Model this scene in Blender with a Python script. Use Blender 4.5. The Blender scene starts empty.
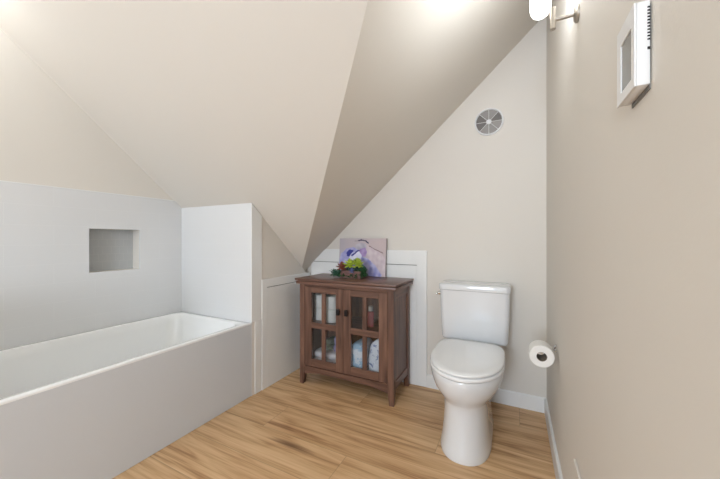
import bpy, bmesh, math, random
from mathutils import Vector, Matrix, noise
random.seed(7)
C = bpy.context.scene.collection
S = bpy.context.scene
PI = math.pi

# ---------------------------------------------------------------- camera, world, light, exposure
cam_d = bpy.data.cameras.new('camera'); cam = bpy.data.objects.new('camera', cam_d); C.objects.link(cam)
cam_d.sensor_width = 36.0; cam_d.lens = 305.5 / 720 * 36; cam_d.clip_start = 0.02
cam.location = (0, 0, 1.1); cam.rotation_euler = (PI / 2, 0, 0.4671)
S.camera = cam

w = bpy.data.worlds.new('world'); S.world = w; w.use_nodes = True
w.node_tree.nodes['Background'].inputs[0].default_value = (0.80, 0.88, 1.0, 1)
w.node_tree.nodes['Background'].inputs[1].default_value = 1.0

def area(name, loc, rot, sx, sy, power, color):
    l = bpy.data.lights.new(name, 'AREA'); l.shape = 'RECTANGLE'; l.size = sx; l.size_y = sy
    l.energy = power; l.color = color
    o = bpy.data.objects.new(name, l); C.objects.link(o); o.location = loc; o.rotation_euler = rot
    return o
def point(name, loc, r, power, color):
    l = bpy.data.lights.new(name, 'POINT'); l.shadow_soft_size = r; l.energy = power; l.color = color
    o = bpy.data.objects.new(name, l); C.objects.link(o); o.location = loc
    return o
# assumed daylight, added behind the unseen window in the rear wall
area('assumed_daylight', (-0.50, -2.94, 1.42), (PI / 2, 0, 0), 0.90, 1.15, 76, (0.73, 0.84, 1.0))

S.view_settings.view_transform = 'Standard'; S.view_settings.look = 'None'
S.view_settings.gamma = 1.0; S.view_settings.use_curve_mapping = False
S.view_settings.exposure = 0.25

# ---------------------------------------------------------------- dimensions
D, R, K, W, DW = 2.265, 0.184, 1.647, 2.426, 1.572     # back wall y, right wall x, knee wall -x, tiled wall -x, wing wall y
YN, CAP = -2.9, 2.75
HT, ZT, HB = 0.516, 1.409, 0.0945
def zA(x, y): return 1.36 - .873 * (y - 1.572)
def zC(x, y): return .915 * x + 2.37 + .04 * (y - 2.265)
def zceil(x, y): return min(CAP, max(zA(x, y), zC(x, y)))

# ---------------------------------------------------------------- materials
def srgb(r, g, b):
    f = lambda c: (c / 255 / 12.92) if c / 255 <= .04045 else ((c / 255 + .055) / 1.055) ** 2.4
    return (f(r), f(g), f(b), 1)
def mat(name, col, rough=.5, metal=0., bump=0., bscale=60., var=0., vscale=8., coat=0., spec=.5, stretch=None):
    m = bpy.data.materials.new(name); m.use_nodes = True
    nt = m.node_tree; b = nt.nodes['Principled BSDF']
    b.inputs['Base Color'].default_value = col; b.inputs['Roughness'].default_value = rough
    b.inputs['Metallic'].default_value = metal; b.inputs['Coat Weight'].default_value = coat
    b.inputs['Specular IOR Level'].default_value = spec
    tc = nt.nodes.new('ShaderNodeTexCoord'); src = tc.outputs['Object']
    if stretch:
        mp = nt.nodes.new('ShaderNodeMapping'); mp.inputs['Scale'].default_value = stretch
        nt.links.new(src, mp.inputs[0]); src = mp.outputs[0]
    if var:
        n = nt.nodes.new('ShaderNodeTexNoise'); n.inputs['Scale'].default_value = vscale; n.inputs['Detail'].default_value = 5
        nt.links.new(src, n.inputs['Vector'])
        mx = nt.nodes.new('ShaderNodeMix'); mx.data_type = 'RGBA'
        mx.inputs[6].default_value = tuple(c * (1 - var) for c in col[:3]) + (1,)
        mx.inputs[7].default_value = tuple(min(1, c * (1 + var)) for c in col[:3]) + (1,)
        nt.links.new(n.outputs['Fac'], mx.inputs[0]); nt.links.new(mx.outputs[2], b.inputs['Base Color'])
    if bump:
        n = nt.nodes.new('ShaderNodeTexNoise'); n.inputs['Scale'].default_value = bscale; n.inputs['Detail'].default_value = 4
        nt.links.new(src, n.inputs['Vector'])
        bp = nt.nodes.new('ShaderNodeBump'); bp.inputs['Strength'].default_value = bump; bp.inputs['Distance'].default_value = .002
        nt.links.new(n.outputs['Fac'], bp.inputs['Height']); nt.links.new(bp.outputs[0], b.inputs['Normal'])
    return m

PAINT = srgb(227, 221, 212)
M_wall = mat('beige_wall_paint', PAINT, .62, bump=.12, bscale=180, var=.012, vscale=3)
M_ceil = mat('beige_ceiling_paint', PAINT, .7, bump=.12, bscale=160, var=.012, vscale=3)
M_trim = mat('white_trim_paint', srgb(240, 240, 238), .4, bump=.04, bscale=90, var=.01)
M_groove = mat('panel_gap', srgb(120, 118, 112), .8, var=.05)
M_porc = mat('white_porcelain', srgb(228, 229, 230), .12, coat=.6, var=.006)
M_seat = mat('white_seat_plastic', srgb(243, 243, 243), .25, var=.006)
M_tub = mat('white_tub_acrylic', srgb(247, 247, 246), .18, coat=.4, var=.006)
M_apron_shade = mat('shaded_apron_acrylic', srgb(213, 216, 220), .3, var=.006)  # same white acrylic as the tub, its shade put into a darker, cooler colour
M_chrome = mat('chrome', (.75, .74, .72, 1), .14, metal=1, var=.02)
M_nickel = mat('brushed_nickel', (.50, .46, .41, 1), .32, metal=1, var=.05, vscale=60)
M_plastic = mat('white_device_plastic', srgb(238, 238, 238), .35, var=.006)
M_lcd = mat('grey_lcd', srgb(150, 151, 150), .15, var=.03)
M_dark = mat('dark_opening', srgb(40, 38, 36), .8, var=.1)
M_paper = mat('tissue_paper', srgb(240, 238, 234), .95, bump=.25, bscale=120, var=.015)
M_card = mat('cardboard_core', srgb(150, 138, 124), .9, var=.08, vscale=40)
M_bronze = mat('dark_bronze', srgb(38, 34, 34), .4, metal=.5, var=.1)
M_grille = mat('grey_fan_grille', srgb(150, 146, 142), .5, var=.05)
M_grille2 = mat('dark_fan_grille', srgb(112, 107, 103), .5, var=.05)

def wood(name, c1, c2, c3, axis, rough=.42, scale=1.):
    """stained wood with grain running along the given axis"""
    m = bpy.data.materials.new(name); m.use_nodes = True; nt = m.node_tree; N = nt.nodes.new; L = nt.links.new
    b = nt.nodes['Principled BSDF']; b.inputs['Roughness'].default_value = rough
    tc = N('ShaderNodeTexCoord'); mp = N('ShaderNodeMapping')
    s = [22 * scale] * 3; s['xyz'.index(axis)] = 1.6 * scale; mp.inputs['Scale'].default_value = s
    L(tc.outputs['Object'], mp.inputs[0])
    n = N('ShaderNodeTexNoise'); n.inputs['Scale'].default_value = 1.6; n.inputs['Detail'].default_value = 8; n.inputs['Distortion'].default_value = .6
    L(mp.outputs[0], n.inputs['Vector'])
    r = N('ShaderNodeValToRGB'); e = r.color_ramp.elements
    e[0].position = .28; e[0].color = c1; e[1].position = .74; e[1].color = c3
    k = e.new(.5); k.color = c2
    L(n.outputs['Fac'], r.inputs[0]); L(r.outputs[0], b.inputs['Base Color'])
    bp = N('ShaderNodeBump'); bp.inputs['Strength'].default_value = .12; bp.inputs['Distance'].default_value = .001
    L(n.outputs['Fac'], bp.inputs['Height']); L(bp.outputs[0], b.inputs['Normal'])
    return m
c1, c2, c3 = srgb(78, 53, 43), srgb(107, 76, 62), srgb(133, 98, 80)
M_wz = wood('brown_wood_upright', c1, c2, c3, 'z'); M_wx = wood('brown_wood_across', c1, c2, c3, 'x')
M_wy = wood('brown_wood_side', c1, c2, c3, 'y')
M_top = wood('brown_wood_top', srgb(84, 58, 48), srgb(110, 78, 65), srgb(132, 98, 83), 'x', .35)
M_crate = wood('weathered_crate_wood', srgb(92, 66, 62), srgb(128, 92, 86), srgb(150, 118, 110), 'x', .8)

def floor_mat():
    m = bpy.data.materials.new('oak_plank_floor'); m.use_nodes = True; nt = m.node_tree; N = nt.nodes.new; L = nt.links.new
    b = nt.nodes['Principled BSDF']
    tc = N('ShaderNodeTexCoord'); sp = N('ShaderNodeSeparateXYZ'); L(tc.outputs['Object'], sp.inputs[0])
    def mth(op, a, bb=None, c=None):
        n = N('ShaderNodeMath'); n.operation = op
        for i, v in enumerate((a, bb, c)):
            if v is None: continue
            if isinstance(v, (int, float)): n.inputs[i].default_value = v
            else: L(v, n.inputs[i])
        return n.outputs[0]
    PW, PL = .225, 1.52
    v = mth('DIVIDE', mth('ADD', sp.outputs['Y'], 20 * PW - 1.13 + PW * 0), PW)
    row = mth('FLOOR', v); fv = mth('FRACT', v)
    u = mth('ADD', mth('DIVIDE', sp.outputs['X'], PL), mth('MULTIPLY', row, .37))
    u = mth('ADD', u, 20.1); col = mth('FLOOR', u); fu = mth('FRACT', u)
    cid = N('ShaderNodeCombineXYZ'); L(row, cid.inputs[0]); L(col, cid.inputs[1])
    wn = N('ShaderNodeTexWhiteNoise'); wn.noise_dimensions = '3D'; L(cid.outputs[0], wn.inputs['Vector'])
    wv = wn.outputs['Value']
    # grain coordinates, shifted per plank
    gx = mth('ADD', mth('MULTIPLY', sp.outputs['X'], 1.15), mth('MULTIPLY', wv, 37.))
    gy = mth('ADD', mth('MULTIPLY', sp.outputs['Y'], 12.), mth('MULTIPLY', wv, 91.))
    g = N('ShaderNodeCombineXYZ'); L(gx, g.inputs[0]); L(gy, g.inputs[1]); L(mth('MULTIPLY', wv, 13.), g.inputs[2])
    n1 = N('ShaderNodeTexNoise'); n1.inputs['Scale'].default_value = 1.05; n1.inputs['Detail'].default_value = 3; n1.inputs['Distortion'].default_value = 1.7
    L(g.outputs[0], n1.inputs['Vector'])
    gx2 = mth('MULTIPLY', gx, 3.); gy2 = mth('MULTIPLY', gy, 9.)
    g2 = N('ShaderNodeCombineXYZ'); L(gx2, g2.inputs[0]); L(gy2, g2.inputs[1])
    n2 = N('ShaderNodeTexNoise'); n2.inputs['Scale'].default_value = 1.0; n2.inputs['Detail'].default_value = 7; n2.inputs['Distortion'].default_value = .8
    L(g2.outputs[0], n2.inputs['Vector'])
    f = mth('ADD', mth('MULTIPLY', n1.outputs['Fac'], .74), mth('MULTIPLY', n2.outputs['Fac'], .34))
    f = mth('ADD', f, mth('MULTIPLY', mth('SUBTRACT', wv, .5), .05))
    r = N('ShaderNodeValToRGB'); e = r.color_ramp.elements
    e[0].position = .30; e[0].color = srgb(138, 96, 62); e[1].position = .76; e[1].color = srgb(232, 198, 154)
    for p_, c_ in ((.40, srgb(174, 130, 88)), (.50, srgb(204, 162, 118)), (.60, srgb(219, 181, 136))):
        k = e.new(p_); k.color = c_
    L(f, r.inputs[0])
    # knots / cathedral rings
    vo = N('ShaderNodeTexVoronoi'); vo.inputs['Scale'].default_value = .55
    g3 = N('ShaderNodeCombineXYZ'); L(mth('MULTIPLY', gx, 1.5), g3.inputs[0]); L(mth('MULTIPLY', gy, .8), g3.inputs[1]); L(g3.outputs[0], vo.inputs['Vector'])
    nd = mth('ADD', vo.outputs['Distance'], mth('MULTIPLY', mth('SUBTRACT', n2.outputs['Fac'], .5), .14))
    kn = N('ShaderNodeMapRange'); kn.inputs[1].default_value = .02; kn.inputs[2].default_value = .15; kn.inputs[3].default_value = .85; kn.inputs[4].default_value = 0
    L(nd, kn.inputs[0])
    mk = N('ShaderNodeMix'); mk.data_type = 'RGBA'; mk.inputs[7].default_value = srgb(104, 70, 44)
    L(kn.outputs[0], mk.inputs[0]); L(r.outputs[0], mk.inputs[6])
    # seams
    ev = mth('MULTIPLY', mth('MINIMUM', fv, mth('SUBTRACT', 1., fv)), PW)
    eu = mth('MULTIPLY', mth('MINIMUM', fu, mth('SUBTRACT', 1., fu)), PL)
    ed = mth('MINIMUM', ev, eu)
    sm = N('ShaderNodeMapRange'); sm.inputs[1].default_value = .0004; sm.inputs[2].default_value = .0022; sm.inputs[3].default_value = .40; sm.inputs[4].default_value = 0
    L(ed, sm.inputs[0])
    ms = N('ShaderNodeMix'); ms.data_type = 'RGBA'; ms.inputs[7].default_value = srgb(84, 58, 38)
    L(sm.outputs[0], ms.inputs[0]); L(mk.outputs[2], ms.inputs[6]); L(ms.outputs[2], b.inputs['Base Color'])
    b.inputs['Roughness'].default_value = .42
    bp = N('ShaderNodeBump'); bp.inputs['Strength'].default_value = .2; bp.inputs['Distance'].default_value = .001
    L(mth('SUBTRACT', n2.outputs['Fac'], mth('MULTIPLY', sm.outputs[0], 3.)), bp.inputs['Height']); L(bp.outputs[0], b.inputs['Normal'])
    return m
M_floor = floor_mat()

def tile_mat(name, horiz, c, grout, tw, th, oz, gw, rough=.2, off=.5, ou=0.):
    """glazed tiles; horiz = the world axis the courses run along"""
    m = bpy.data.materials.new(name); m.use_nodes = True; nt = m.node_tree; N = nt.nodes.new; L = nt.links.new
    b = nt.nodes['Principled BSDF']; b.inputs['Roughness'].default_value = rough
    tc = N('ShaderNodeTexCoord'); sp = N('ShaderNodeSeparateXYZ'); L(tc.outputs['Object'], sp.inputs[0])
    cb = N('ShaderNodeCombineXYZ')
    a1 = N('ShaderNodeMath'); a1.operation = 'ADD'; a1.inputs[1].default_value = ou; L(sp.outputs[horiz], a1.inputs[0]); L(a1.outputs[0], cb.inputs[0])
    a2 = N('ShaderNodeMath'); a2.operation = 'ADD'; a2.inputs[1].default_value = oz; L(sp.outputs['Z'], a2.inputs[0]); L(a2.outputs[0], cb.inputs[1])
    br = N('ShaderNodeTexBrick'); br.offset = off; br.inputs['Scale'].default_value = 1.
    br.inputs['Brick Width'].default_value = tw; br.inputs['Row Height'].default_value = th
    br.inputs['Mortar Size'].default_value = gw; br.inputs['Mortar Smooth'].default_value = .4
    br.inputs['Color1'].default_value = c; br.inputs['Color2'].default_value = tuple(x * .995 for x in c[:3]) + (1,); br.inputs['Mortar'].default_value = grout
    L(cb.outputs[0], br.inputs['Vector']); L(br.outputs['Color'], b.inputs['Base Color'])
    bp = N('ShaderNodeBump'); bp.invert = True; bp.inputs['Strength'].default_value = .2; bp.inputs['Distance'].default_value = .001
    L(br.outputs['Fac'], bp.inputs['Height']); L(bp.outputs[0], b.inputs['Normal'])
    return m
TILE = srgb(228, 228, 228)
M_tile = tile_mat('white_wall_tile', 'Y', TILE, srgb(233, 233, 233), .40, .114, -.9545 + .114 * 20, .0010, ou=10.5 - .697 + .2)
M_tile2 = tile_mat('white_end_wall_tile', 'X', TILE, srgb(232, 232, 232), .40, .114, -.9545 + .114 * 20, .0010, ou=10)
M_mosaic = tile_mat('grey_niche_mosaic', 'Y', srgb(186, 188, 188), srgb(194, 195, 194), .05, .05, 0, .0016, .3, .5)

def glass_mat():
    m = bpy.data.materials.new('clear_pane'); m.use_nodes = True; nt = m.node_tree
    nt.nodes.remove(nt.nodes['Principled BSDF']); out = nt.nodes['Material Output']
    t = nt.nodes.new('ShaderNodeBsdfTransparent'); t.inputs[0].default_value = (.95, .96, .96, 1)
    g = nt.nodes.new('ShaderNodeBsdfGlossy'); g.inputs['Roughness'].default_value = .02
    f = nt.nodes.new('ShaderNodeFresnel'); f.inputs[0].default_value = 1.45
    x = nt.nodes.new('ShaderNodeMixShader')
    nt.links.new(f.outputs[0], x.inputs[0]); nt.links.new(t.outputs[0], x.inputs[1]); nt.links.new(g.outputs[0], x.inputs[2])
    nt.links.new(x.outputs[0], out.inputs[0]); return m
M_glass = glass_mat()
def emit_mat(name, col, st):
    m = mat(name, (.9, .9, .88, 1), .3)
    b = m.node_tree.nodes['Principled BSDF']; b.inputs['Emission Color'].default_value = col; b.inputs['Emission Strength'].default_value = st
    return m

# ---------------------------------------------------------------- mesh helpers
def add_box(bm, x0, x1, y0, y1, z0, z1, bev=0., seg=2):
    r = bmesh.ops.create_cube(bm, size=1)['verts']
    for v in r:
        v.co = Vector(((x0 + x1) / 2 + v.co.x * (x1 - x0), (y0 + y1) / 2 + v.co.y * (y1 - y0), (z0 + z1) / 2 + v.co.z * (z1 - z0)))
    if bev:
        es = list({e for v in r for e in v.link_edges})
        bmesh.ops.bevel(bm, geom=es, offset=bev, segments=seg, affect='EDGES', profile=.5, clamp_overlap=True)
def add_prism(bm, pts, axis, a0, a1):
    """polygon pts (2-D) extruded along axis from a0 to a1; the other two axes in x,y,z order"""
    def P(p, a):
        if axis == 'x': return (a, p[0], p[1])
        if axis == 'y': return (p[0], a, p[1])
        return (p[0], p[1], a)
    A = [bm.verts.new(P(p, a0)) for p in pts]; B = [bm.verts.new(P(p, a1)) for p in pts]
    bm.faces.new(A); bm.faces.new(list(reversed(B)))
    n = len(pts)
    for i in range(n): bm.faces.new((A[i], B[i], B[(i + 1) % n], A[(i + 1) % n]))
def add_loft(bm, rings, cap0=True, cap1=True):
    vr = [[bm.verts.new(p) for p in r] for r in rings]; n = len(rings[0])
    for a, b in zip(vr, vr[1:]):
        for i in range(n): bm.faces.new((a[i], a[(i + 1) % n], b[(i + 1) % n], b[i]))
    if cap0: bm.faces.new(list(reversed(vr[0])))
    if cap1: bm.faces.new(vr[-1])
def add_cyl(bm, p0, p1, r, n=20, r1=None):
    p0, p1 = Vector(p0), Vector(p1); d = (p1 - p0).normalized(); r1 = r if r1 is None else r1
    a = d.orthogonal().normalized(); b = d.cross(a)
    ring = lambda p, rr: [p + (a * math.cos(t) + b * math.sin(t)) * rr for t in [2 * PI * i / n for i in range(n)]]
    add_loft(bm, [ring(p0, r), ring(p1, r1)])
def add_lathe(bm, prof, c, n=32, axis='z'):
    """prof: list of (radius, height) revolved about an axis through c"""
    rings = []
    for r, h in prof:
        ring = []
        for i in range(n):
            t = 2 * PI * i / n; u, v = r * math.cos(t), r * math.sin(t)
            if axis == 'z': ring.append((c[0] + u, c[1] + v, c[2] + h))
            elif axis == 'y': ring.append((c[0] + u, c[1] + h, c[2] + v))
            else: ring.append((c[0] + h, c[1] + u, c[2] + v))
        rings.append(ring)
    add_loft(bm, rings)
def finish(bm): bmesh.ops.recalc_face_normals(bm, faces=bm.faces)
def obj(name, bm, m, parent=None, smooth=False, angle=35, sub=0, bevel=0):
    finish(bm); me = bpy.data.meshes.new(name); bm.to_mesh(me); bm.free()
    for mm in (m if isinstance(m, (list, tuple)) else [m]): me.materials.append(mm)
    if smooth:
        for p in me.polygons: p.use_smooth = True
        try: me.set_sharp_from_angle(angle=math.radians(angle))
        except Exception: pass
    o = bpy.data.objects.new(name, me); C.objects.link(o)
    if bevel:
        b = o.modifiers.new('b', 'BEVEL'); b.width = bevel; b.segments = 2; b.limit_method = 'ANGLE'; b.harden_normals = False
    if sub:
        s = o.modifiers.new('s', 'SUBSURF'); s.levels = sub; s.render_levels = sub
    if parent:
        o.parent = parent; o.matrix_parent_inverse = Matrix.Translation(-Vector(parent.location))
    return o
def tag(o, label, cat, group=None):
    o['label'] = label; o['category'] = cat
    if group: o['group'] = group
    return o
def thing(name, label, cat, loc=(0, 0, 0), group=None):
    o = bpy.data.objects.new(name, None); o.empty_display_size = .05; C.objects.link(o); o.location = loc
    return tag(o, label, cat, group)
def struct(o): o['kind'] = 'structure'; return o
def B(): return bmesh.new()
def box(name, m, x0, x1, y0, y1, z0, z1, parent=None, bev=0., seg=2, smooth=False):
    bm = B(); add_box(bm, x0, x1, y0, y1, z0, z1, bev, seg); return obj(name, bm, m, parent, smooth)

# ---------------------------------------------------------------- room shell
struct(box('floor', M_floor, -W - .12, R + .12, YN - .12, D + .12, -.06, 0))

# ceiling: slope over the tub (falls towards the back), slope of the dormer (falls to the left), flat cap
bm = B()
hx = lambda y: .4951 - .9978 * y
xr = R + .05; xl = -W - .05; yb = D + .05
yh = (.4951 - xr) / .9978
ycap = 1.572 + (1.36 - CAP) / .873
def slab(pts, th=.1):
    A_ = [bm.verts.new(p) for p in pts]; B_ = [bm.verts.new((p[0], p[1], p[2] + th)) for p in pts]
    bm.faces.new(A_); bm.faces.new(list(reversed(B_))); n = len(pts)
    for i in range(n): bm.faces.new((A_[i], B_[i], B_[(i + 1) % n], A_[(i + 1) % n]))
pa = lambda x, y: (x, y, zA(x, y)); pc = lambda x, y: (x, y, zC(x, y))
slab([pa(xl, ycap), pa(xr, ycap), pa(xr, yh), pa(hx(yb), yb), pa(xl, yb)])
slab([pa(xr, yh), pc(xr, yb), pa(hx(yb), yb)])
slab([(xl, YN - .05, CAP), (xr, YN - .05, CAP), (xr, ycap, CAP), (xl, ycap, CAP)])
struct(obj('ceiling', bm, M_ceil))

# back wall, outline follows the ceiling
bm = B()
add_prism(bm, [(-K - .1, 0), (R + .1, 0), (R + .1, zC(R + .1, D)), (hx(D), zC(hx(D), D)), (-K - .1, zA(0, D) + .0)], 'y', D, D + .1)
wall_back = struct(obj('wall_back', bm, M_wall))
bm = B()
add_prism(bm, [(YN, 0), (D, 0), (D, zceil(R, D) + .02), (yh, zA(R, yh) + .02), (ycap, CAP + .02), (YN, CAP + .02)], 'x', R, R + .1)
wall_right = struct(obj('wall_right', bm, M_wall))
# rear wall with an opening for the assumed window
bm = B(); wx0, wx1, wz0, wz1 = -.97, -.03, .85, 2.0
for a in ((-W - .1, wx0, 0, CAP), (wx1, R + .1, 0, CAP), (wx0, wx1, 0, wz0), (wx0, wx1, wz1, CAP)):
    add_box(bm, a[0], a[1], YN - .1, YN, a[2], a[3])
struct(obj('wall_rear', bm, M_wall))
win = thing('assumed_window_1', 'assumed white framed window in the rear wall behind the viewer', 'window', (-.50, YN, .85)); struct(win)  # unseen window, assumed and added as a source for the light from behind
bm = B()
for a in ((wx0, wx0 + .05, wz0, wz1), (wx1 - .05, wx1, wz0, wz1), (wx0 + .05, wx1 - .05, wz0, wz0 + .05), (wx0 + .05, wx1 - .05, wz1 - .05, wz1),
          (wx0 + .05, wx1 - .05, 1.40, 1.44)):
    add_box(bm, a[0], a[1], YN - .07, YN - .01, a[2], a[3])
obj('assumed_window_frame', bm, M_trim, win)
box('assumed_window_sill', M_trim, wx0 - .04, wx1 + .04, YN - .009, YN + .03, wz0 - .03, wz0 - .002, win)
# left wall with the niche opening
NY0, NY1, NZ0, NZ1, ND = .964, 1.260, .887, 1.170, .09
XT = -W
bm = B(); xo, xi = -W - .14, -W - .008
def wl(bm, x0, x1, y0, y1, ztop):
    """wall in the y-z plane with the niche hole, polygons following ceiling when ztop is None"""
    def zt(y): return ztop if ztop else zceil(-W, y)
    add_prism(bm, [(y0, 0), (NY0, 0), (NY0, zt(NY0))] + ([(ycap, CAP)] if not ztop and y0 < ycap else []) + [(y0, zt(y0))], 'x', x0, x1)
    add_prism(bm, [(NY1, 0), (y1, 0), (y1, zt(y1)), (1.5159, zt(1.5159)), (NY1, zt(NY1))], 'x', x0, x1)
    add_prism(bm, [(NY0, 0), (NY1, 0), (NY1, NZ0), (NY0, NZ0)], 'x', x0, x1)
    add_prism(bm, [(NY0, NZ1), (NY1, NZ1), (NY1, zt(NY1)), (NY0, zt(NY0))], 'x', x0, x1)
wl(bm, xo, xi, YN, DW + .05, None)
wall_left = struct(obj('wall_left', bm, M_wall))
bm = B(); wl(bm, xi, XT, .05, DW - .0, ZT - .0); 
# the tile stops where the sloped ceiling comes down
for v in bm.verts:
    v.co.z = min(v.co.z, zA(0, v.co.y) - .001)
obj('tile_surround', bm, M_tile, wall_left)
box('tile_edge_trim', M_trim, XT - .006, XT + .0015, .05, 1.505, ZT + .0, ZT + .004, wall_left)
# niche liner
bm = B(); x0 = XT - ND
add_box(bm, x0 - .008, x0, NY0 - .008, NY1 + .008, NZ0 - .008, NZ1 + .008)
nb = obj('niche_back', bm, M_mosaic, wall_left)
bm = B()
add_box(bm, x0, XT - .0005, NY0 - .008, NY0 - .0002, NZ0 - .008, NZ1 + .008)
add_box(bm, x0, XT - .0005, NY1 + .0002, NY1 + .008, NZ0 - .008, NZ1 + .008)
add_box(bm, x0, XT - .0005, NY0, NY1, NZ0 - .008, NZ0 - .0002); add_box(bm, x0, XT - .0005, NY0, NY1, NZ1 + .0002, NZ1 + .008)
obj('niche_reveal', bm, M_tile, wall_left)

# wing wall at the far end of the tub
YW1 = 1.665
bm = B()
add_prism(bm, [(DW + .008, 0), (YW1, 0), (YW1, zA(0, YW1)), (DW + .008, zA(0, DW + .008))], 'x', -W - .04, -K)
wing = struct(obj('wall_wing', bm, M_wall))
bm = B(); add_box(bm, XT, -K, DW, DW + .0078, 0, 1.357)
obj('tile_surround', bm, M_tile2, wing)
# white casing on the end of the wing wall
bm = B(); add_prism(bm, [(DW - .0015, HT + .003), (DW - .0015, 1.352), (YW1, 1.352 - .873 * (YW1 - DW) ), (YW1, HT + .003)], 'x', -K + .0002, -K + .006)
struct(obj('trim_1', bm, M_trim))
bm = B(); add_box(bm, -K + .0002, -K + .006, 1.6, 1.662, 0, HT + .003, .002, 1)
struct(obj('trim_2', bm, M_trim))
# near end wall of the tub alcove
bm = B(); add_box(bm, -W - .007, -K, -.05, .05, 0, .90, .003, 1)
struct(obj('wall_alcove_end', bm, M_wall))
# knee wall
bm = B()
add_prism(bm, [(YW1, 0), (D, 0), (D, zA(0, D)), (YW1, zA(0, YW1))], 'x', -K - .1, -K)
knee = struct(obj('wall_knee', bm, M_wall))

# white wainscot panels: frame, recessed gap and inner access panel
def frame_panel_back():
    t = struct(thing('trim_3', 'white painted access panel on the back wall behind the cabinet', 'panel', (-1.1, D, 0)))
    x0, x1, zt = -1.624, -.58, 1.017; y = D - .014
    xc = (1.017 - 2.37) / .915   # where the dormer slope cuts the top edge
    bm = B(); gx = -.655; gz = .908
    zl = zC(x0, D)
    add_prism(bm, [(x0, gz), (gx, gz), (gx, 0), (x1, 0), (x1, zt), (xc + .004, zt), (-1.617 + .004, .908)][0:0] or
              [(x0, gz), (gx, gz), (gx, .001), (x1, .001), (x1, zt), (xc + .004, zt), (x0 + .0, gz + .004)], 'y', y, D - .0005)
    obj('frame', bm, M_trim, t, bevel=.0015)
    bm = B(); add_box(bm, x0, gx, D - .006, D - .0005, .001, gz)
    obj('backing', bm, M_groove, t)
    bm = B(); add_box(bm, x0, gx - .0003, y, D - .0062, .001, gz - .005)
    obj('access_panel', bm, M_trim, t)
frame_panel_back()
def frame_panel_knee():
    t = struct(thing('trim_4', 'white painted low panel on the knee wall left of the cabinet', 'panel', (-K, 1.95, 0)))
    x = -K + .010; y0, y1 = YW1, D - .015; gy, gz = 1.715, .746
    bm = B()
    add_prism(bm, [(y0, .001), (gy, .001), (gy, gz), (y1, gz), (y1, .806), (y0, .806)], 'x', -K + .0005, x)
    obj('frame', bm, M_trim, t, bevel=.0015)
    bm = B(); add_box(bm, -K + .0005, -K + .004, gy, y1, .001, gz); obj('backing', bm, M_groove, t)
    bm = B(); add_box(bm, -K + .0042, x, gy + .0003, y1, .001, gz - .005); obj('access_panel', bm, M_trim, t)
frame_panel_knee()

# baseboards
bm = B(); add_prism(bm, [(D, .0005), (D, HB), (D - .008, HB), (D - .013, HB - .006), (D - .013, .0005)], 'x', -.579, R - .0005)
struct(obj('baseboard_back', bm, M_trim))
bm = B(); add_prism(bm, [(R, .0005), (R, HB), (R - .008, HB), (R - .013, HB - .006), (R - .013, .0005)], 'y', YN, D - .0135)
struct(obj('baseboard_right', bm, M_trim))

# ---------------------------------------------------------------- bathtub
def rrect(cx, cy, hx_, hy, r, z, n=6):
    pts = []
    for sx, sy, a0 in ((1, 1, 0), (-1, 1, PI / 2), (-1, -1, PI), (1, -1, 3 * PI / 2)):
        for i in range(n + 1):
            a = a0 + PI / 2 * i / n
            pts.append((cx + sx * (hx_ - r) + r * math.cos(a), cy + sy * (hy - r) + r * math.sin(a), z))
    return pts
tub = thing('bathtub', 'white alcove bathtub with a flat apron along the left wall', 'bathtub', (-2.03, .81, 0))
tx0, tx1, ty0, ty1 = -W + .0015, -K, .052, DW - .0015
tcx, tcy = (tx0 + tx1) / 2, (ty0 + ty1) / 2; thx, thy = (tx1 - tx0) / 2, (ty1 - ty0) / 2
bm = B()
def tr(ix0, ix1, iy0, iy1, r, z):
    a0, a1, b0, b1 = tx0 + ix0, tx1 - ix1, ty0 + iy0, ty1 - iy1
    return rrect((a0 + a1) / 2, (b0 + b1) / 2, (a1 - a0) / 2, (b1 - b0) / 2, r, z)
add_loft(bm, [tr(.002, .03, .002, .002, .004, .30), tr(.001, .001, .001, .001, .004, .505), tr(0, 0, 0, 0, .004, .511), tr(.004, .004, .004, .004, .006, HT),
              tr(.030, .034, .06, .045, .09, HT), tr(.036, .040, .068, .052, .09, HT - .006), tr(.042, .048, .085, .060, .09, .46),
              tr(.075, .09, .19, .10, .11, .22), tr(.11, .12, .25, .14, .11, .15), tr(.18, .19, .32, .21, .10, .135)], cap0=False)
obj('basin', bm, M_tub, tub, smooth=True, angle=50)
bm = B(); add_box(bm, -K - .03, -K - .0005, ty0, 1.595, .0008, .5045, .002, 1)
obj('apron', bm, M_apron_shade, tub)
bm = B(); add_lathe(bm, [(.0, 0), (.032, 0), (.034, .003), (.0, .004)], (-2.02, .45, .1345), 24); obj('drain', bm, M_chrome, tub, smooth=True)

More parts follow.
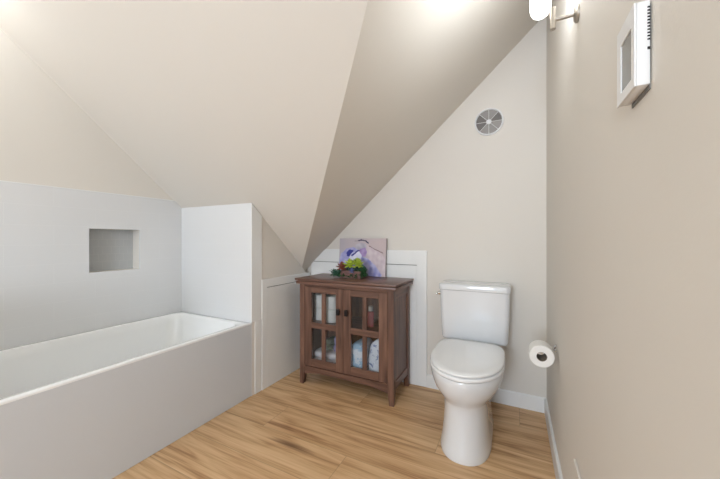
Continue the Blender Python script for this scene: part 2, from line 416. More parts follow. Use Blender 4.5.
# ---------------------------------------------------------------- toilet
def egg(cx, cyc, hx_, hf, hb, z, nf=2.0, nb_=2.0, n=48):
    pts = []
    for i in range(n):
        t = 2 * PI * i / n; c, s = math.cos(t), math.sin(t)
        e = nf if s < 0 else nb_
        x = math.copysign(abs(c) ** (2 / e), c) * hx_; y = math.copysign(abs(s) ** (2 / e), s) * (hf if s < 0 else hb)
        pts.append((cx + x, cyc + y, z))
    return pts
TX = -.234
toi = thing('toilet', 'white two-piece toilet with closed lid against the back wall', 'toilet', (TX, 1.85, 0))
bm = B()
def bs(z, hx_, yf, yb_, nb_=3.2, nf=2.3, cyo=1.76): return egg(TX, cyo, hx_, cyo - yf, yb_ - cyo, z, nf, nb_)
add_loft(bm, [bs(.0, .128, 1.555, 2.19), bs(.012, .130, 1.553, 2.19), bs(.03, .127, 1.557, 2.19), bs(.08, .119, 1.566, 2.19), bs(.16, .112, 1.574, 2.19), bs(.22, .110, 1.576, 2.19),
              bs(.262, .114, 1.574, 2.195), bs(.276, .122, 1.566, 2.2, 3, 2.2), bs(.30, .140, 1.545, 2.2, 3, 2.1), bs(.33, .162, 1.524, 2.21, 3, 2.05), bs(.36, .176, 1.512, 2.22, 3, 2.), bs(.39, .184, 1.505, 2.235, 3.2, 2.),
              bs(.412, .185, 1.504, 2.24, 3.4, 2.), bs(.420, .181, 1.508, 2.236, 3.4, 2.)])
obj('bowl', bm, M_porc, toi, smooth=True, angle=60)
def slabloft(name, m, z0, z1, hx_, yf, yb_, dome=0., nb_=5., r=.006, cyo=1.765):
    bm = B(); f = lambda z, i, zz=0: egg(TX, cyo, hx_ - i, cyo - yf - i, yb_ - cyo - i, z, 2.0, nb_)
    add_loft(bm, [f(z0, r), f(z0 + r * .5, r * .2), f(z0 + r, 0), f(z1 - r, 0), f(z1 - r * .4, r * .25), f(z1, r), f(z1 + dome * .5, .04), f(z1 + dome, .10)])
    return obj(name, bm, m, toi, smooth=True, angle=60)
slabloft('seat', M_seat, .4225, .4415, .191, 1.500, 2.035)
slabloft('lid', M_seat, .4445, .4610, .189, 1.502, 2.045, .003, r=.007)
for s in (-1, 1): box('hinge', M_seat, TX + s * .075 - .018, TX + s * .075 + .018, 2.02, 2.045, .425, .457, toi, .005, 2, True)
bm = B()
def rr(z, hx_, y0, y1, r=.03): return rrect(TX, (y0 + y1) / 2, hx_, (y1 - y0) / 2, r, z, 8)
add_loft(bm, [rr(.437, .190, 2.095, 2.235, .035), rr(.441, .198, 2.082, 2.243, .035), rr(.455, .2015, 2.075, 2.247, .032), rr(.60, .208, 2.066, 2.250), rr(.7675, .2115, 2.060, 2.250)])
obj('tank', bm, M_porc, toi, smooth=True, angle=50)
bm = B()
add_loft(bm, [rr(.7685, .212, 2.058, 2.252), rr(.771, .2165, 2.052, 2.255), rr(.799, .218, 2.050, 2.256), rr(.808, .214, 2.054, 2.253), rr(.8115, .205, 2.063, 2.246), rr(.813, .15, 2.11, 2.20)])
obj('tank_lid', bm, M_porc, toi, smooth=True, angle=50)
bm = B()
add_cyl(bm, (TX - .2095, 2.10, .738), (TX - .225, 2.10, .738), .014); add_cyl(bm, (TX - .221, 2.10, .738), (TX - .232, 2.10, .738), .008)
add_box(bm, TX - .236, TX - .226, 2.06, 2.115, .728, .742, .004, 2)
obj('flush_lever', bm, M_chrome, toi, smooth=True)


# ---------------------------------------------------------------- glass-door cabinet
cx0, cx1, cy0, cy1 = -1.470, -.705, 1.887, 2.232
cab = thing('storage_cabinet', 'brown wooden cabinet with two glass-paned doors standing against the back wall', 'cabinet', ((cx0 + cx1) / 2, 2.06, 0))
LG = .045
def leg(x0, y0, sx, sy):
    """square post whose foot narrows on its inner sides"""
    bm = B(); xa, xb = x0, x0 + LG; ya, yb_ = y0, y0 + LG
    def rg(z, k):
        a, b_ = (xa, xb - k) if sx > 0 else (xa + k, xb)
        c, d = (ya, yb_ - k) if sy > 0 else (ya + k, yb_)
        return [(a, c, z), (b_, c, z), (b_, d, z), (a, d, z)]
    add_loft(bm, [rg(0.0005, .013), rg(.085, .002), rg(.10, 0), rg(.762, 0)])
    return obj('leg', bm, M_wz, cab, bevel=.002)
leg(cx0, cy0, 1, 1); leg(cx1 - LG, cy0, -1, 1); leg(cx0, cy1 - LG, 1, -1); leg(cx1 - LG, cy1 - LG, -1, -1)
# sides: recessed panel and rails
for x0, x1, px in ((cx0, cx0 + .02, cx0 + .008), (cx1 - .02, cx1, cx1 - .014)):
    bm = B()
    add_box(bm, px, px + .006, cy0 + LG, cy1 - LG, .15, .745)
    obj('side_panel', bm, M_wz, cab)
    for a, b_ in ((.70, .762), (.095, .15)):
        box('side_rail', M_wy, x0 + .002, x1 - .002, cy0 + LG, cy1 - LG, a, b_, cab, .002, 1)
box('back_panel', M_wz, cx0 + LG, cx1 - LG, cy1 - .018, cy1 - .010, .10, .762, cab)
# front bottom apron, shallow arch
bm = B(); xa, xb = cx0 + LG, cx1 - LG; n = 20
pts = [(xa, .140), (xb, .140)] + [(xb - (xb - xa) * i / n, .078 + .022 * min(1, math.sin(PI * i / n) * 1.8)) for i in range(n + 1)]
add_prism(bm, pts, 'y', cy0 + .004, cy0 + .024); obj('front_apron', bm, M_wx, cab)
box('top_rail', M_wx, xa, xb, cy0 + .006, cy0 + .024, .746, .762, cab)
box('top_reveal', M_wx, cx0 - .014, cx1 + .012, cy0 - .006, 2.240, .7855, .7905, cab)
box('shelf', M_wx, cx0 + .022, cx1 - .022, cy0 + .030, cy1 - .020, .455, .472, cab, .002, 1)
box('floor_shelf', M_wx, cx0 + .022, cx1 - .022, cy0 + .025, cy1 - .020, .125, .141, cab)
# top with a stepped edge
bm = B(); add_box(bm, cx0 - .024, cx1 + .022, cy0 - .018, 2.246, .7625, .785, .003, 2); obj('cornice', bm, M_top, cab, smooth=True)
bm = B(); add_box(bm, cx0 - .030, cx1 + .028, cy0 - .024, 2.249, .791, .805, .003, 2); obj('top', bm, M_top, cab, smooth=True)
# doors
def door(x0, x1, knob_x):
    z0, z1 = .145, .744; y0, y1 = cy0 + .001, cy0 + .021
    st = .060; ms = .034; xm = (x0 + x1) / 2
    ow = (x1 - x0 - 2 * st - ms) / 2
    rows = ((.203, .434), (.478, .700))
    d = thing('door', '', '', (xm, y0, z0)); del d['label'], d['category']; d.parent = cab; d.matrix_parent_inverse = Matrix.Translation(-Vector(cab.location))
    box('door_stile', M_wz, x0, x0 + st, y0, y1, z0, z1, d, .0015, 1); box('door_stile', M_wz, x1 - st, x1, y0, y1, z0, z1, d, .0015, 1)
    for a, b_ in ((z0, .203), (.434, .478), (.700, z1)): box('door_rail', M_wx, x0 + st, x1 - st, y0 + .0005, y1, a, b_, d, .0015, 1)
    for a, b_ in rows: box('muntin', M_wz, xm - ms / 2, xm + ms / 2, y0 + .001, y1 - .002, a, b_, d, .003, 2)
    for a, b_ in rows:
        for s in (-1, 1):
            g0 = xm + (ms / 2 if s > 0 else -ms / 2 - ow)
            bm = B(); add_box(bm, g0 + .0003, g0 + ow - .0003, y0 + .012, y0 + .015, a + .0003, b_ - .0003); obj('glass_pane', bm, M_glass, d)
    bm = B()
    add_cyl(bm, (knob_x, y0, .583), (knob_x, y0 - .016, .583), .007)
    add_box(bm, knob_x - .013, knob_x + .013, y0 - .026, y0 - .012, .560, .606, .005, 3)
    obj('handle', bm, M_bronze, d, smooth=True)
xm_ = (cx0 + cx1) / 2
door(cx0 + LG + .002, xm_ - .001, xm_ - .033)
door(xm_ + .001, cx1 - LG - .002, xm_ + .033)

# ---- things inside the cabinet
def tissue(x, y, z, label):
    t = thing('toilet_paper_roll', label, 'toilet paper', (x, y, z), 'spare toilet paper rolls in the cabinet')
    bm = B(); r0, r1, h = .020, .053, .098; n = 32
    prof = [(r0, 0), (r1 - .004, 0), (r1, .005), (r1, h - .005), (r1 - .004, h), (r0, h)]
    rings = [[(x + r * math.cos(2 * PI * i / n), y + r * math.sin(2 * PI * i / n), z + hh) for i in range(n)] for r, hh in prof]
    add_loft(bm, rings, False, False); obj('paper', bm, M_paper, t, smooth=True)
    bm = B(); rings = [[(x + r * math.cos(2 * PI * i / n), y + r * math.sin(2 * PI * i / n), z + hh) for i in range(n)] for r, hh in ((r0, .001), (r0, h - .001), (r0 - .0015, h - .001), (r0 - .0015, .001), (r0, .001))]
    add_loft(bm, rings, False, False); obj('core', bm, M_card, t, smooth=True)
zs = .4725
for x, y, nm in ((-1.362, 2.02, 'left'), (-1.249, 1.995, 'right')):
    tissue(x, y, zs, 'white toilet paper roll at the bottom of the %s stack behind the left cabinet door' % nm)
    tissue(x, y, zs + .099, 'white toilet paper roll on top of the %s stack behind the left cabinet door' % nm)
t = thing('lotion_bottle', 'slim pink bottle with white cap on the upper shelf of the cabinet', 'bottle', (-.922, 2.0, zs))
M_pink = mat('pink_bottle', srgb(196, 104, 108), .3, var=.04)
bm = B(); add_lathe(bm, [(.021, 0), (.0235, .003), (.0235, .095), (.019, .108), (.010, .112)], (-.922, 2.0, zs), 24); obj('body', bm, M_pink, t, smooth=True)
bm = B(); add_lathe(bm, [(.016, .1125), (.016, .145), (.013, .149)], (-.922, 2.0, zs), 24); obj('cap', bm, M_plastic, t, smooth=True)

def towel(name, label, m, c, sx, sy, sz, layers, seed, bulge=.006, cat='towel'):
    """folded towel: each layer a soft slab, folded edge to the front"""
    bm = B(); h = sz / layers
    for k in range(layers):
        r0 = bmesh.ops.create_cube(bm, size=1)['verts']
        es = list({e for v in r0 for e in v.link_edges})
        bmesh.ops.subdivide_edges(bm, edges=es, cuts=5, use_grid_fill=True)
    bm.verts.ensure_lookup_table(); per = len(bm.verts) // layers
    for i, v in enumerate(bm.verts):
        k = i // per; p = v.co.copy()
        # superellipsoid-ish slab
        q = Vector((p.x * 2, p.y * 2, p.z * 2)); e = 5
        ln = (abs(q.x) ** e + abs(q.y) ** e + abs(q.z) ** 2.6) ** (1 / e) or 1
        q = q / max(ln, .2)
        taper = 1 - .05 * k
        w_ = Vector((q.x * sx / 2 * taper, q.y * sy / 2 * taper, q.z * h / 2 * 1.02))
        w_.z += h * (k + .5)
        nn = noise.noise_vector(Vector((w_.x * 9 + seed, w_.y * 9, w_.z * 14 + k))) * bulge
        w_ += nn; w_.z = max(w_.z, .0005)
        v.co = Vector(c) + w_
    o = obj(name, bm, m, smooth=True, angle=180, sub=1); return tag(o, label, cat)
def pattern_mat(name, base, ink, sc, th):
    m = bpy.data.materials.new(name); m.use_nodes = True; nt = m.node_tree; N = nt.nodes.new; L = nt.links.new
    b = nt.nodes['Principled BSDF']; b.inputs['Roughness'].default_value = .9
    tc = N('ShaderNodeTexCoord'); n = N('ShaderNodeTexNoise'); n.inputs['Scale'].default_value = sc; n.inputs['Detail'].default_value = 2; n.inputs['Distortion'].default_value = 1.2
    L(tc.outputs['Object'], n.inputs['Vector']); r = N('ShaderNodeValToRGB'); e = r.color_ramp.elements
    e[0].position = th; e[0].color = base; e[1].position = th + .05; e[1].color = ink; L(n.outputs['Fac'], r.inputs[0]); L(r.outputs[0], b.inputs['Base Color'])
    n3 = N('ShaderNodeTexNoise'); n3.inputs['Scale'].default_value = 400; L(tc.outputs['Object'], n3.inputs['Vector'])
    bp = N('ShaderNodeBump'); bp.inputs['Strength'].default_value = .4; bp.inputs['Distance'].default_value = .002; L(n3.outputs['Fac'], bp.inputs['Height']); L(bp.outputs[0], b.inputs['Normal'])
    return m
M_tw = mat('white_terry', srgb(232, 226, 230), .95, bump=.5, bscale=300, var=.04, vscale=30)
M_tl = mat('lilac_terry', srgb(150, 148, 190), .95, bump=.5, bscale=300, var=.08, vscale=20)
M_tg = mat('sage_terry', srgb(140, 156, 140), .95, bump=.5, bscale=300, var=.08, vscale=20)
M_tb = pattern_mat('light_blue_printed_towel', srgb(166, 200, 226), srgb(226, 232, 242), 16, .52)
M_tp = pattern_mat('white_blue_printed_towel', srgb(222, 228, 240), srgb(128, 148, 190), 22, .60)
zb = .1415
towel('folded_towel', 'white folded towel lowest behind the left cabinet door', M_tw, (-1.290, 2.02, zb), .225, .16, .10, 2, 1)
towel('folded_towel', 'small sage green folded towel lying on the white one in the cabinet', M_tg, (-1.275, 2.04, zb + .103), .055, .12, .09, 2, 3)
towel('folded_towel', 'small lilac folded towel lying on the white one in the cabinet', M_tl, (-1.200, 2.04, zb + .103), .07, .12, .11, 2, 5)
def roll_towel(label, m, c, rx, rz, ly, seed, tilt):
    """plump rolled towel, spiral end to the front, leaning"""
    bm = B(); rings = []; n = 36
    for j, (k, f) in enumerate(((0, .35), (.0, .7), (.02, .92), (.06, 1), (.3, 1.02), (.7, 1.02), (.94, 1), (.98, .92), (1, .7), (1, .35))):
        ring = []
        for i in range(n):
            a = 2 * PI * i / n
            p = Vector((rx * f * math.copysign(abs(math.cos(a)) ** .85, math.cos(a)), (k - .5) * ly, rz * f * math.copysign(abs(math.sin(a)) ** .85, math.sin(a))))
            p += noise.noise_vector(Vector((p.x * 14 + seed, p.y * 8, p.z * 14))) * .010
            p.x += tilt * p.z; p.z = max(p.z, -rz + .002)
            ring.append(p + Vector(c) + Vector((0, 0, rz)))
        rings.append(ring)
    add_loft(bm, rings); o = obj('rolled_towel', bm, m, smooth=True, angle=180, sub=1); return tag(o, label, 'towel')
roll_towel('light blue printed towel rolled up behind the right cabinet door, left one', M_tb, (-1.012, 2.02, zb), .068, .108, .18, 2, .10)
roll_towel('white towel with blue print, larger roll at the right inside the cabinet', M_tp, (-.838, 2.02, zb), .076, .135, .18, 7, .12)

# ---------------------------------------------------------------- canvas picture leaning on the wall
def in_poly(x, y, P):
    c = False; j = len(P) - 1
    for i in range(len(P)):
        if (P[i][1] > y) != (P[j][1] > y) and x < (P[j][0] - P[i][0]) * (y - P[i][1]) / (P[j][1] - P[i][1]) + P[i][0]: c = not c
        j = i
    return c
def seg_d(x, y, a, b_):
    ax, ay = a; bx, by = b_; dx, dy = bx - ax, by - ay; t = max(0, min(1, ((x - ax) * dx + (y - ay) * dy) / (dx * dx + dy * dy)))
    return math.hypot(x - ax - t * dx, y - ay - t * dy)
def paint(u, v):
    """abstract painting, u right 0..1, v down 0..1"""
    n1 = noise.noise(Vector((u * 5, v * 5, 1.3))); n2 = noise.noise(Vector((u * 14, v * 9, 4.)))
    mixc = lambda a, b_, t: tuple(a[i] + (b_[i] - a[i]) * max(0, min(1, t)) for i in range(3))
    col = mixc((193, 184, 190), (208, 190, 190), u + n1 * .3)
    uu, vv = u + n1 * .02, v + n2 * .015
    if in_poly(uu, vv, [(.0, .62), (.04, .42), (.16, .28), (.32, .24), (.45, .30), (.52, .45), (.56, .75), (.5, 1), (.0, 1)]): col = mixc((150, 150, 206), (184, 182, 220), .5 + n2)
    if in_poly(uu, vv, [(.60, .17), (.72, .22), (.86, .34), (.99, .55), (1, 1), (.94, .95), (.82, .75), (.62, .55)]): col = mixc((222, 208, 212), (206, 188, 196), .5 + n2)
    if in_poly(uu, vv, [(.52, .50), (.66, .56), (.80, .72), (.94, .96), (.94, 1), (.5, 1)]):
        col = mixc((146, 148, 206), (196, 192, 226), .5 + n2 + .35 * math.sin(u * 60 + v * 8) * (v > .75))
    if in_poly(uu, vv, [(.36, .17), (.46, .12), (.58, .14), (.61, .24), (.52, .32), (.38, .30), (.34, .24)]): col = mixc((176, 170, 184), (202, 196, 206), .5 + n2)
    if in_poly(uu, vv, [(.46, .28), (.58, .24), (.62, .36), (.58, .50), (.48, .48), (.42, .36)]): col = mixc((158, 130, 184), (186, 160, 206), .5 + n2)
    if in_poly(uu, vv, [(.24, .44), (.34, .36), (.44, .34), (.50, .46), (.46, .58), (.30, .60), (.22, .54)]): col = mixc((214, 214, 236), (232, 230, 242), .5 + n2)
    if in_poly(uu, vv, [(.17, .38), (.24, .30), (.33, .32), (.28, .40), (.22, .50), (.17, .48)]): col = (58, 62, 148)
    if seg_d(uu, vv, (.28, .46), (.44, .32)) < .018: col = (66, 66, 140)
    P = [(.42, .055), (.50, .045), (.58, .065), (.635, .12)]
    for a, b_ in zip(P, P[1:]):
        if seg_d(uu, vv, a, b_) < .016: col = (52, 48, 84)
    if seg_d(uu, vv, (.34, .07), (.43, .055)) < .006: col = (120, 108, 124)
    for a, b_ in (((.66, .20), (.78, .29)), ((.78, .29), (.93, .38))):
        if seg_d(uu, vv, a, b_) < .011: col = (142, 116, 118)
    return srgb(*[max(0, min(255, c)) for c in col])
def picture():
    bx0, bx1 = -1.312, -.893; zb0 = .8055; hh, th = .302, .014; yb_, yt = 2.205, 2.226
    t = thing('canvas_picture', 'square canvas print in lilac and blue leaning on the wall atop the cabinet', 'picture', (-1.10, 2.2, zb0))
    M_cv = bpy.data.materials.new('painted_canvas'); M_cv.use_nodes = True; b = M_cv.node_tree.nodes['Principled BSDF']; b.inputs['Roughness'].default_value = .7
    a = M_cv.node_tree.nodes.new('ShaderNodeVertexColor'); a.layer_name = 'paint'; M_cv.node_tree.links.new(a.outputs[0], b.inputs['Base Color'])
    ax = Vector((0, yt - yb_, hh)).normalized(); nrm = Vector((0, -1, 0)).cross(Vector((1, 0, 0)))
    up = ax; out = Vector((0, -ax.z, ax.y))
    o0 = Vector((bx0, yb_ - .0, zb0 + .002))
    bm = B(); NX, NZ = 110, 80; cl = bm.loops.layers.float_color.new('paint')
    vs = [[bm.verts.new(o0 + Vector(((bx1 - bx0) * i / NX, 0, 0)) + up * (hh * j / NZ) + out * .0006) for i in range(NX + 1)] for j in range(NZ + 1)]
    for j in range(NZ):
        for i in range(NX):
            f = bm.faces.new((vs[j][i], vs[j][i + 1], vs[j + 1][i + 1], vs[j + 1][i])); c = paint((i + .5) / NX, 1 - (j + .5) / NZ)
            for l in f.loops: l[cl] = c
    me = bpy.data.meshes.new('canvas_front'); bm.to_mesh(me); bm.free(); me.materials.append(M_cv)
    o = bpy.data.objects.new('canvas_front', me); C.objects.link(o); o.parent = t; o.matrix_parent_inverse = Matrix.Translation(-Vector(t.location))
    bm = B(); back = -out
    ring = lambda q: [o0 + q, o0 + q + Vector((bx1 - bx0, 0, 0)), o0 + q + Vector((bx1 - bx0, 0, 0)) + up * hh, o0 + q + up * hh]
    add_loft(bm, [ring(Vector()), ring(back * th)])
    obj('canvas_block', bm, mat('canvas_edge', srgb(186, 176, 184), .8, var=.05, vscale=20), t)
picture()

# ---------------------------------------------------------------- succulent planter
pz = .8057; pcx, pcy = -1.132, 2.085
pl = thing('succulent_planter', 'small wooden tray planter with succulents standing before the canvas', 'planter', (pcx, pcy, pz))
bm = B(); a0, a1, b0, b1 = pcx - .066, pcx + .110, pcy - .05, pcy + .05
add_box(bm, a0, a1, b0, b1, pz, pz + .008)
for q in ((a0, a1, b0, b0 + .008), (a0, a1, b1 - .008, b1), (a0, a0 + .008, b0 + .008, b1 - .008), (a1 - .008, a1, b0 + .008, b1 - .008)): add_box(bm, *q, pz + .008, pz + .056)
obj('wooden_tray', bm, M_crate, pl, bevel=.001)
box('soil', mat('dark_moss', srgb(52, 60, 34), .95, bump=.8, bscale=80, var=.3, vscale=40), a0 + .009, a1 - .009, b0 + .009, b1 - .009, pz + .009, pz + .048, pl)
M_lime = mat('lime_succulent_leaf', srgb(168, 186, 62), .5, var=.18, vscale=30)
M_lime2 = mat('olive_succulent_leaf', srgb(126, 152, 50), .5, var=.2, vscale=30)
M_red = mat('russet_succulent_leaf', srgb(134, 74, 54), .5, var=.25, vscale=30)
M_green = mat('green_leaf', srgb(48, 92, 50), .5, var=.3, vscale=30)
M_teal = mat('blue_green_leaf', srgb(70, 120, 96), .5, var=.25, vscale=30)
M_blue = mat('slate_blue_leaf', srgb(98, 104, 150), .5, var=.2, vscale=30)
def leaf(bm, base, d, L_, w_, th, curl=.3):
    """pointed fleshy leaf from base along d"""
    d = Vector(d).normalized(); side = d.cross(Vector((0, 0, 1)))
    side = side.normalized() if side.length > .05 else Vector((1, 0, 0)); up = side.cross(d)
    rings = []
    for t, f in ((0, .35), (.3, .8), (.6, 1), (.85, .6), (1, .06)):
        c = Vector(base) + d * L_ * t + up * curl * L_ * t * t
        rings.append([c + side * math.cos(a) * w_ / 2 * f + up * math.sin(a) * th / 2 * f for a in [2 * PI * i / 8 for i in range(8)]])
    add_loft(bm, rings)
def rosette(name, c, r, m, n=22, asp=.42, axis=(.25, -.75, .62)):
    """leaves spiral outwards about an axis that leans forward"""
    w_ = Vector(axis).normalized(); u_ = w_.cross(Vector((0, 0, 1))).normalized(); v_ = w_.cross(u_)
    bm = B()
    for i in range(n):
        a = i * 2.39996; k = i / n; el = .12 + 1.25 * k; L_ = r * (1 - .55 * k)
        d = (u_ * math.cos(a) + v_ * math.sin(a)) * math.cos(el) + w_ * math.sin(el)
        leaf(bm, c, d, L_, L_ * asp, L_ * .2, .1)
    return obj(name, bm, m, pl, smooth=True, angle=60)
zt = pz + .052
rosette('rosette', (pcx - .050, pcy - .050, zt + .030), .050, M_red, 34, .55)
rosette('rosette', (pcx + .012, pcy - .040, zt + .050), .056, M_lime, 30, .45)
rosette('rosette', (pcx + .078, pcy - .030, zt + .054), .056, M_lime, 30, .45, (.4, -.7, .6))
rosette('rosette', (pcx + .045, pcy + .012, zt + .064), .050, M_lime2, 26, .45, (0, -.5, .85))
rosette('rosette', (pcx - .010, pcy + .010, zt + .048), .044, M_lime2, 26, .45, (-.3, -.5, .8))
rosette('rosette', (pcx + .045, pcy - .064, zt + .006), .030, M_blue, 20, .5, (0, -.9, .4))
def sprigs(cx, cy, cz, n, m, spread, down):
    bm = B()
    for i in range(n):
        a = random.uniform(0, 2 * PI); b = (cx + random.uniform(-spread, spread), cy + random.uniform(-.6, .6) * spread, cz + random.uniform(-down, .012))
        leaf(bm, b, (math.cos(a), math.sin(a) * .8, random.uniform(-.3, .9)), random.uniform(.014, .026), .010, .003, random.uniform(-.3, .3))
    return obj('foliage', bm, m, pl, smooth=True, angle=60)
sprigs(pcx + .118, pcy - .035, pz + .066, 190, M_green, .030, .056)
sprigs(pcx + .114, pcy - .025, pz + .090, 60, M_teal, .026, .04)
sprigs(pcx - .100, pcy - .035, pz + .046, 170, M_green, .044, .040)
sprigs(pcx - .100, pcy - .050, pz + .040, 90, M_teal, .036, .030)
sprigs(pcx + .02, pcy + .005, pz + .066, 150, M_green, .075, .014)
sprigs(pcx + .02, pcy - .050, pz + .014, 90, M_green, .075, .010)

# ---------------------------------------------------------------- round exhaust vent on the back wall
vx, vz = -.154, 1.904
v = thing('exhaust_vent', 'round white exhaust vent with grey spoked grille high on the back wall', 'vent', (vx, D, vz))
n = 48; bm = B()
prof = [(.080, -.0005), (.0925, -.0005), (.0925, -.008), (.090, -.012), (.085, -.0125), (.0825, -.010), (.0815, -.0035)]
rings = [[(vx + r * math.cos(2 * PI * i / n), D + h, vz + r * math.sin(2 * PI * i / n)) for i in range(n)] for r, h in prof]
add_loft(bm, rings, False, False); obj('rim', bm, M_plastic, v, smooth=True, angle=40)
bm = B(); me_m = [M_grille, M_grille2]
for k in range(8):
    a0_, a1_ = 2 * PI * k / 8 + .02, 2 * PI * (k + 1) / 8 - .02; mi = 1 if k in (0, 3, 4) else 0
    ring = []
    pts = [(.018, a0_ + (a1_ - a0_) * i / 6) for i in range(7)] + [(.081, a1_ - (a1_ - a0_) * i / 6) for i in range(7)]
    before = len(bm.faces); add_prism(bm, [(vx + r * math.cos(a), vz + r * math.sin(a)) for r, a in pts], 'y', D - .005, D - .0035)
    bm.faces.ensure_lookup_table()
    for f in bm.faces[before:]: f.material_index = mi
obj('grille', bm, me_m, v)
bm = B()
for k in range(8):
    a = 2 * PI * k / 8 + .0; d = Vector((math.cos(a), 0, math.sin(a)))
    p = Vector((vx, D - .006, vz)); add_cyl(bm, p + d * .012, p + d * .082, .0014, 8)
obj('spoke', bm, M_plastic, v, smooth=True)
bm = B(); add_lathe(bm, [(.016, -.004), (.016, -.010), (.010, -.013), (.002, -.0135)], (vx, D, vz), 24, 'y'); obj('hub', bm, M_plastic, v, smooth=True)

# ---------------------------------------------------------------- wall sconce
def sconce(SY, label, power):
    sc = thing('wall_sconce', label, 'wall light', (R, SY, 1.83))
    bm = B(); add_lathe(bm, [(.026, 0), (.026, -.006), (.020, -.011), (.009, -.013)], (R - .0005, SY, 1.822), 28, 'x')
    obj('wall_plate', bm, M_nickel, sc, smooth=True)
    bm = B(); add_cyl(bm, (R - .012, SY, 1.822), (.114, SY, 1.822), .006); obj('arm', bm, M_nickel, sc, smooth=True)
    bm = B(); add_cyl(bm, (.114, SY, 1.792), (.114, SY, 1.862), .0085, 24); obj('post', bm, M_nickel, sc, smooth=True)
    gc = (.0795, SY + .010, 1.848)
    bm = B(); rr_ = .0315
    add_lathe(bm, [(.004, 0), (.015, .003), (.024, .010), (.029, .020), (rr_, .033), (rr_, .148), (.029, .155), (.026, .156)], gc, 32)
    shade = obj('glass_shade', bm, M_opal, sc, smooth=True)
    point('sconce_light', (gc[0] - .0, gc[1] - .0, 2.025), .03, power, (.84, .92, 1.0))
M_opal = emit_mat('lit_opal_glass', (1., .97, .92, 1), 3.5)
sconce(1.185, 'nickel wall light with a white glass shade at the top of the right wall', 5.8)
# unseen dome light behind the viewer, added to raise the general ambient light
dm = thing('added_ceiling_light', 'added dome fill light on the flat ceiling behind the viewer', 'added ceiling light', (-1.0, -1.9, CAP))
bm = B(); add_lathe(bm, [(.19, -.001), (.19, -.02), (.175, -.026), (.16, -.026)], (-1.0, -1.9, CAP), 40); obj('base', bm, M_nickel, dm, smooth=True)
bm = B(); add_lathe(bm, [(.172, -.0265), (.168, -.05), (.14, -.075), (.08, -.092), (.01, -.097)], (-1.0, -1.9, CAP), 40); obj('dome', bm, emit_mat('fill_dome_glass', (.9, 1.0, .93, 1), 40.), dm, smooth=True)
# ---------------------------------------------------------------- assumed alcove ceiling light, added for the glow on the slope (just above the picture's top left corner)
gx_, gy_ = -2.19, .30; gz_ = zA(0, gy_)
cl_ = thing('added_ceiling_light', 'assumed round opal globe light hanging from the sloped ceiling over the tub', 'added ceiling light', (gx_, gy_, gz_))
bm = B(); add_lathe(bm, [(.05, .045), (.05, -.012), (.042, -.018), (.012, -.020), (.012, -.03)], (gx_, gy_, gz_ - .045), 32); obj('canopy', bm, M_nickel, cl_, smooth=True)
bm = B(); bmesh.ops.create_uvsphere(bm, u_segments=32, v_segments=20, radius=.06)
for v_ in bm.verts: v_.co += Vector((gx_, gy_, gz_ - .115))
obj('assumed_glass_globe', bm, emit_mat('assumed_lit_globe', (.93, .97, 1.0, 1), 25.), cl_, smooth=True)

# ---------------------------------------------------------------- thermostat
t = thing('thermostat', 'white rectangular wall thermostat with grey screen on the right wall', 'thermostat', (R, .646, 1.40))
ty_0, ty_1, tz0, tz1, txf = .603, .689, 1.333, 1.460, .163
bm = B(); add_box(bm, txf + .003, R - .002, ty_0, ty_1 - .002, tz0, tz1, .002, 2)
obj('body', bm, M_plastic, t, smooth=True)
bm = B(); sy0, sy1, sz0, sz1 = .6155, .6685, 1.3495, 1.4300
for a in ((ty_0, ty_1, sz1, tz1), (ty_0, ty_1, tz0, sz0), (ty_0, sy0, sz0, sz1), (sy1, ty_1, sz0, sz1)): add_box(bm, txf, txf + .0028, *a)
obj('bezel', bm, M_plastic, t)
box('screen', M_lcd, txf + .0015, txf + .0029, sy0, sy1, sz0, sz1, t)
bm = B()
for i in range(11): add_box(bm, R - .0055, R - .0022, ty_0 - .0006, ty_0 + .001, 1.4495 - i * .0048 - .0022, 1.4495 - i * .0048)
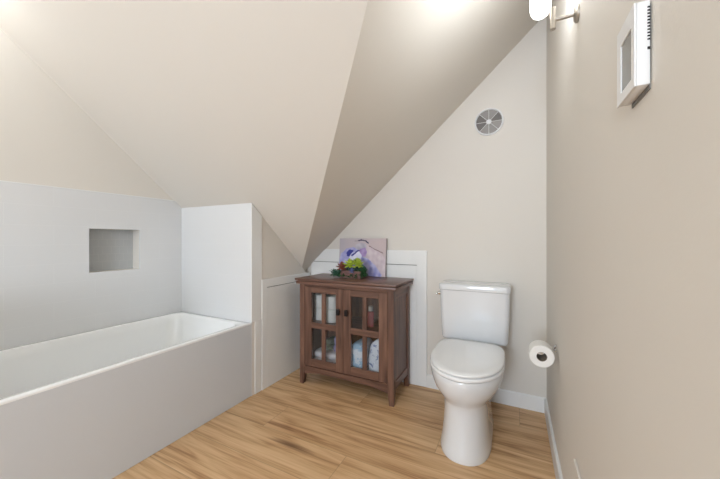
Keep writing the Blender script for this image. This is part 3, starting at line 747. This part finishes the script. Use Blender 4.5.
add_box(bm, R - .0055, R - .0022, ty_0 - .0006, ty_0 + .001, 1.385, 1.389)
obj('vent_slot', bm, M_dark, t)
bm = B(); add_box(bm, R - .0019, R - .0003, ty_0 + .004, ty_1 - .004, tz0 - .006, tz1 - .004)
obj('mounting_plate', bm, mat('grey_mounting_plate', srgb(130, 128, 124), .6, var=.04), t)

# ---------------------------------------------------------------- toilet paper holder and its roll
hy, hz = 1.742, .574; hxr = .114
h = thing('toilet_paper_holder', 'nickel single-arm toilet paper holder on the right wall', 'toilet paper holder', (R, hy, hz))
bm = B(); add_lathe(bm, [(.020, 0), (.020, -.005), (.014, -.010), (.009, -.012)], (R - .0005, hy, hz), 28, 'x'); obj('wall_plate', bm, M_chrome, h, smooth=True)
bm = B(); add_cyl(bm, (R - .010, hy, hz), (hxr, hy, hz), .0065); add_cyl(bm, (hxr, hy + .0065, hz), (hxr, 1.640, hz), .0055); obj('arm', bm, M_chrome, h, smooth=True)
rt = thing('toilet_paper_roll', 'white toilet paper roll hanging on the holder right of the toilet', 'toilet paper', (hxr, 1.677, hz))
rz_ = hz - .0138; ra, rb = .0215, .0510; ya_, yb2 = 1.632, 1.724; n = 40
ring = lambda r, y: [(hxr + r * math.cos(2 * PI * i / n), y, rz_ + r * math.sin(2 * PI * i / n)) for i in range(n)]
bm = B(); add_loft(bm, [ring(ra, ya_), ring(rb - .003, ya_), ring(rb, ya_ + .004), ring(rb, yb2 - .004), ring(rb - .003, yb2), ring(ra, yb2)], False, False); obj('paper', bm, M_paper, rt, smooth=True)
bm = B(); add_loft(bm, [ring(ra, ya_ + .001), ring(ra, yb2 - .001), ring(ra - .0015, yb2 - .001), ring(ra - .0015, ya_ + .001), ring(ra, ya_ + .001)], False, False); obj('core', bm, M_card, rt, smooth=True)

# ---------------------------------------------------------------- cover plate low on the right wall
box_ = box('wall_cover_plate', M_wall, R - .008, R - .0005, 1.075, 1.228, .245, .372, None, .002, 2)
tag(box_, 'beige painted cover plate low on the right wall near the viewer', 'cover plate')
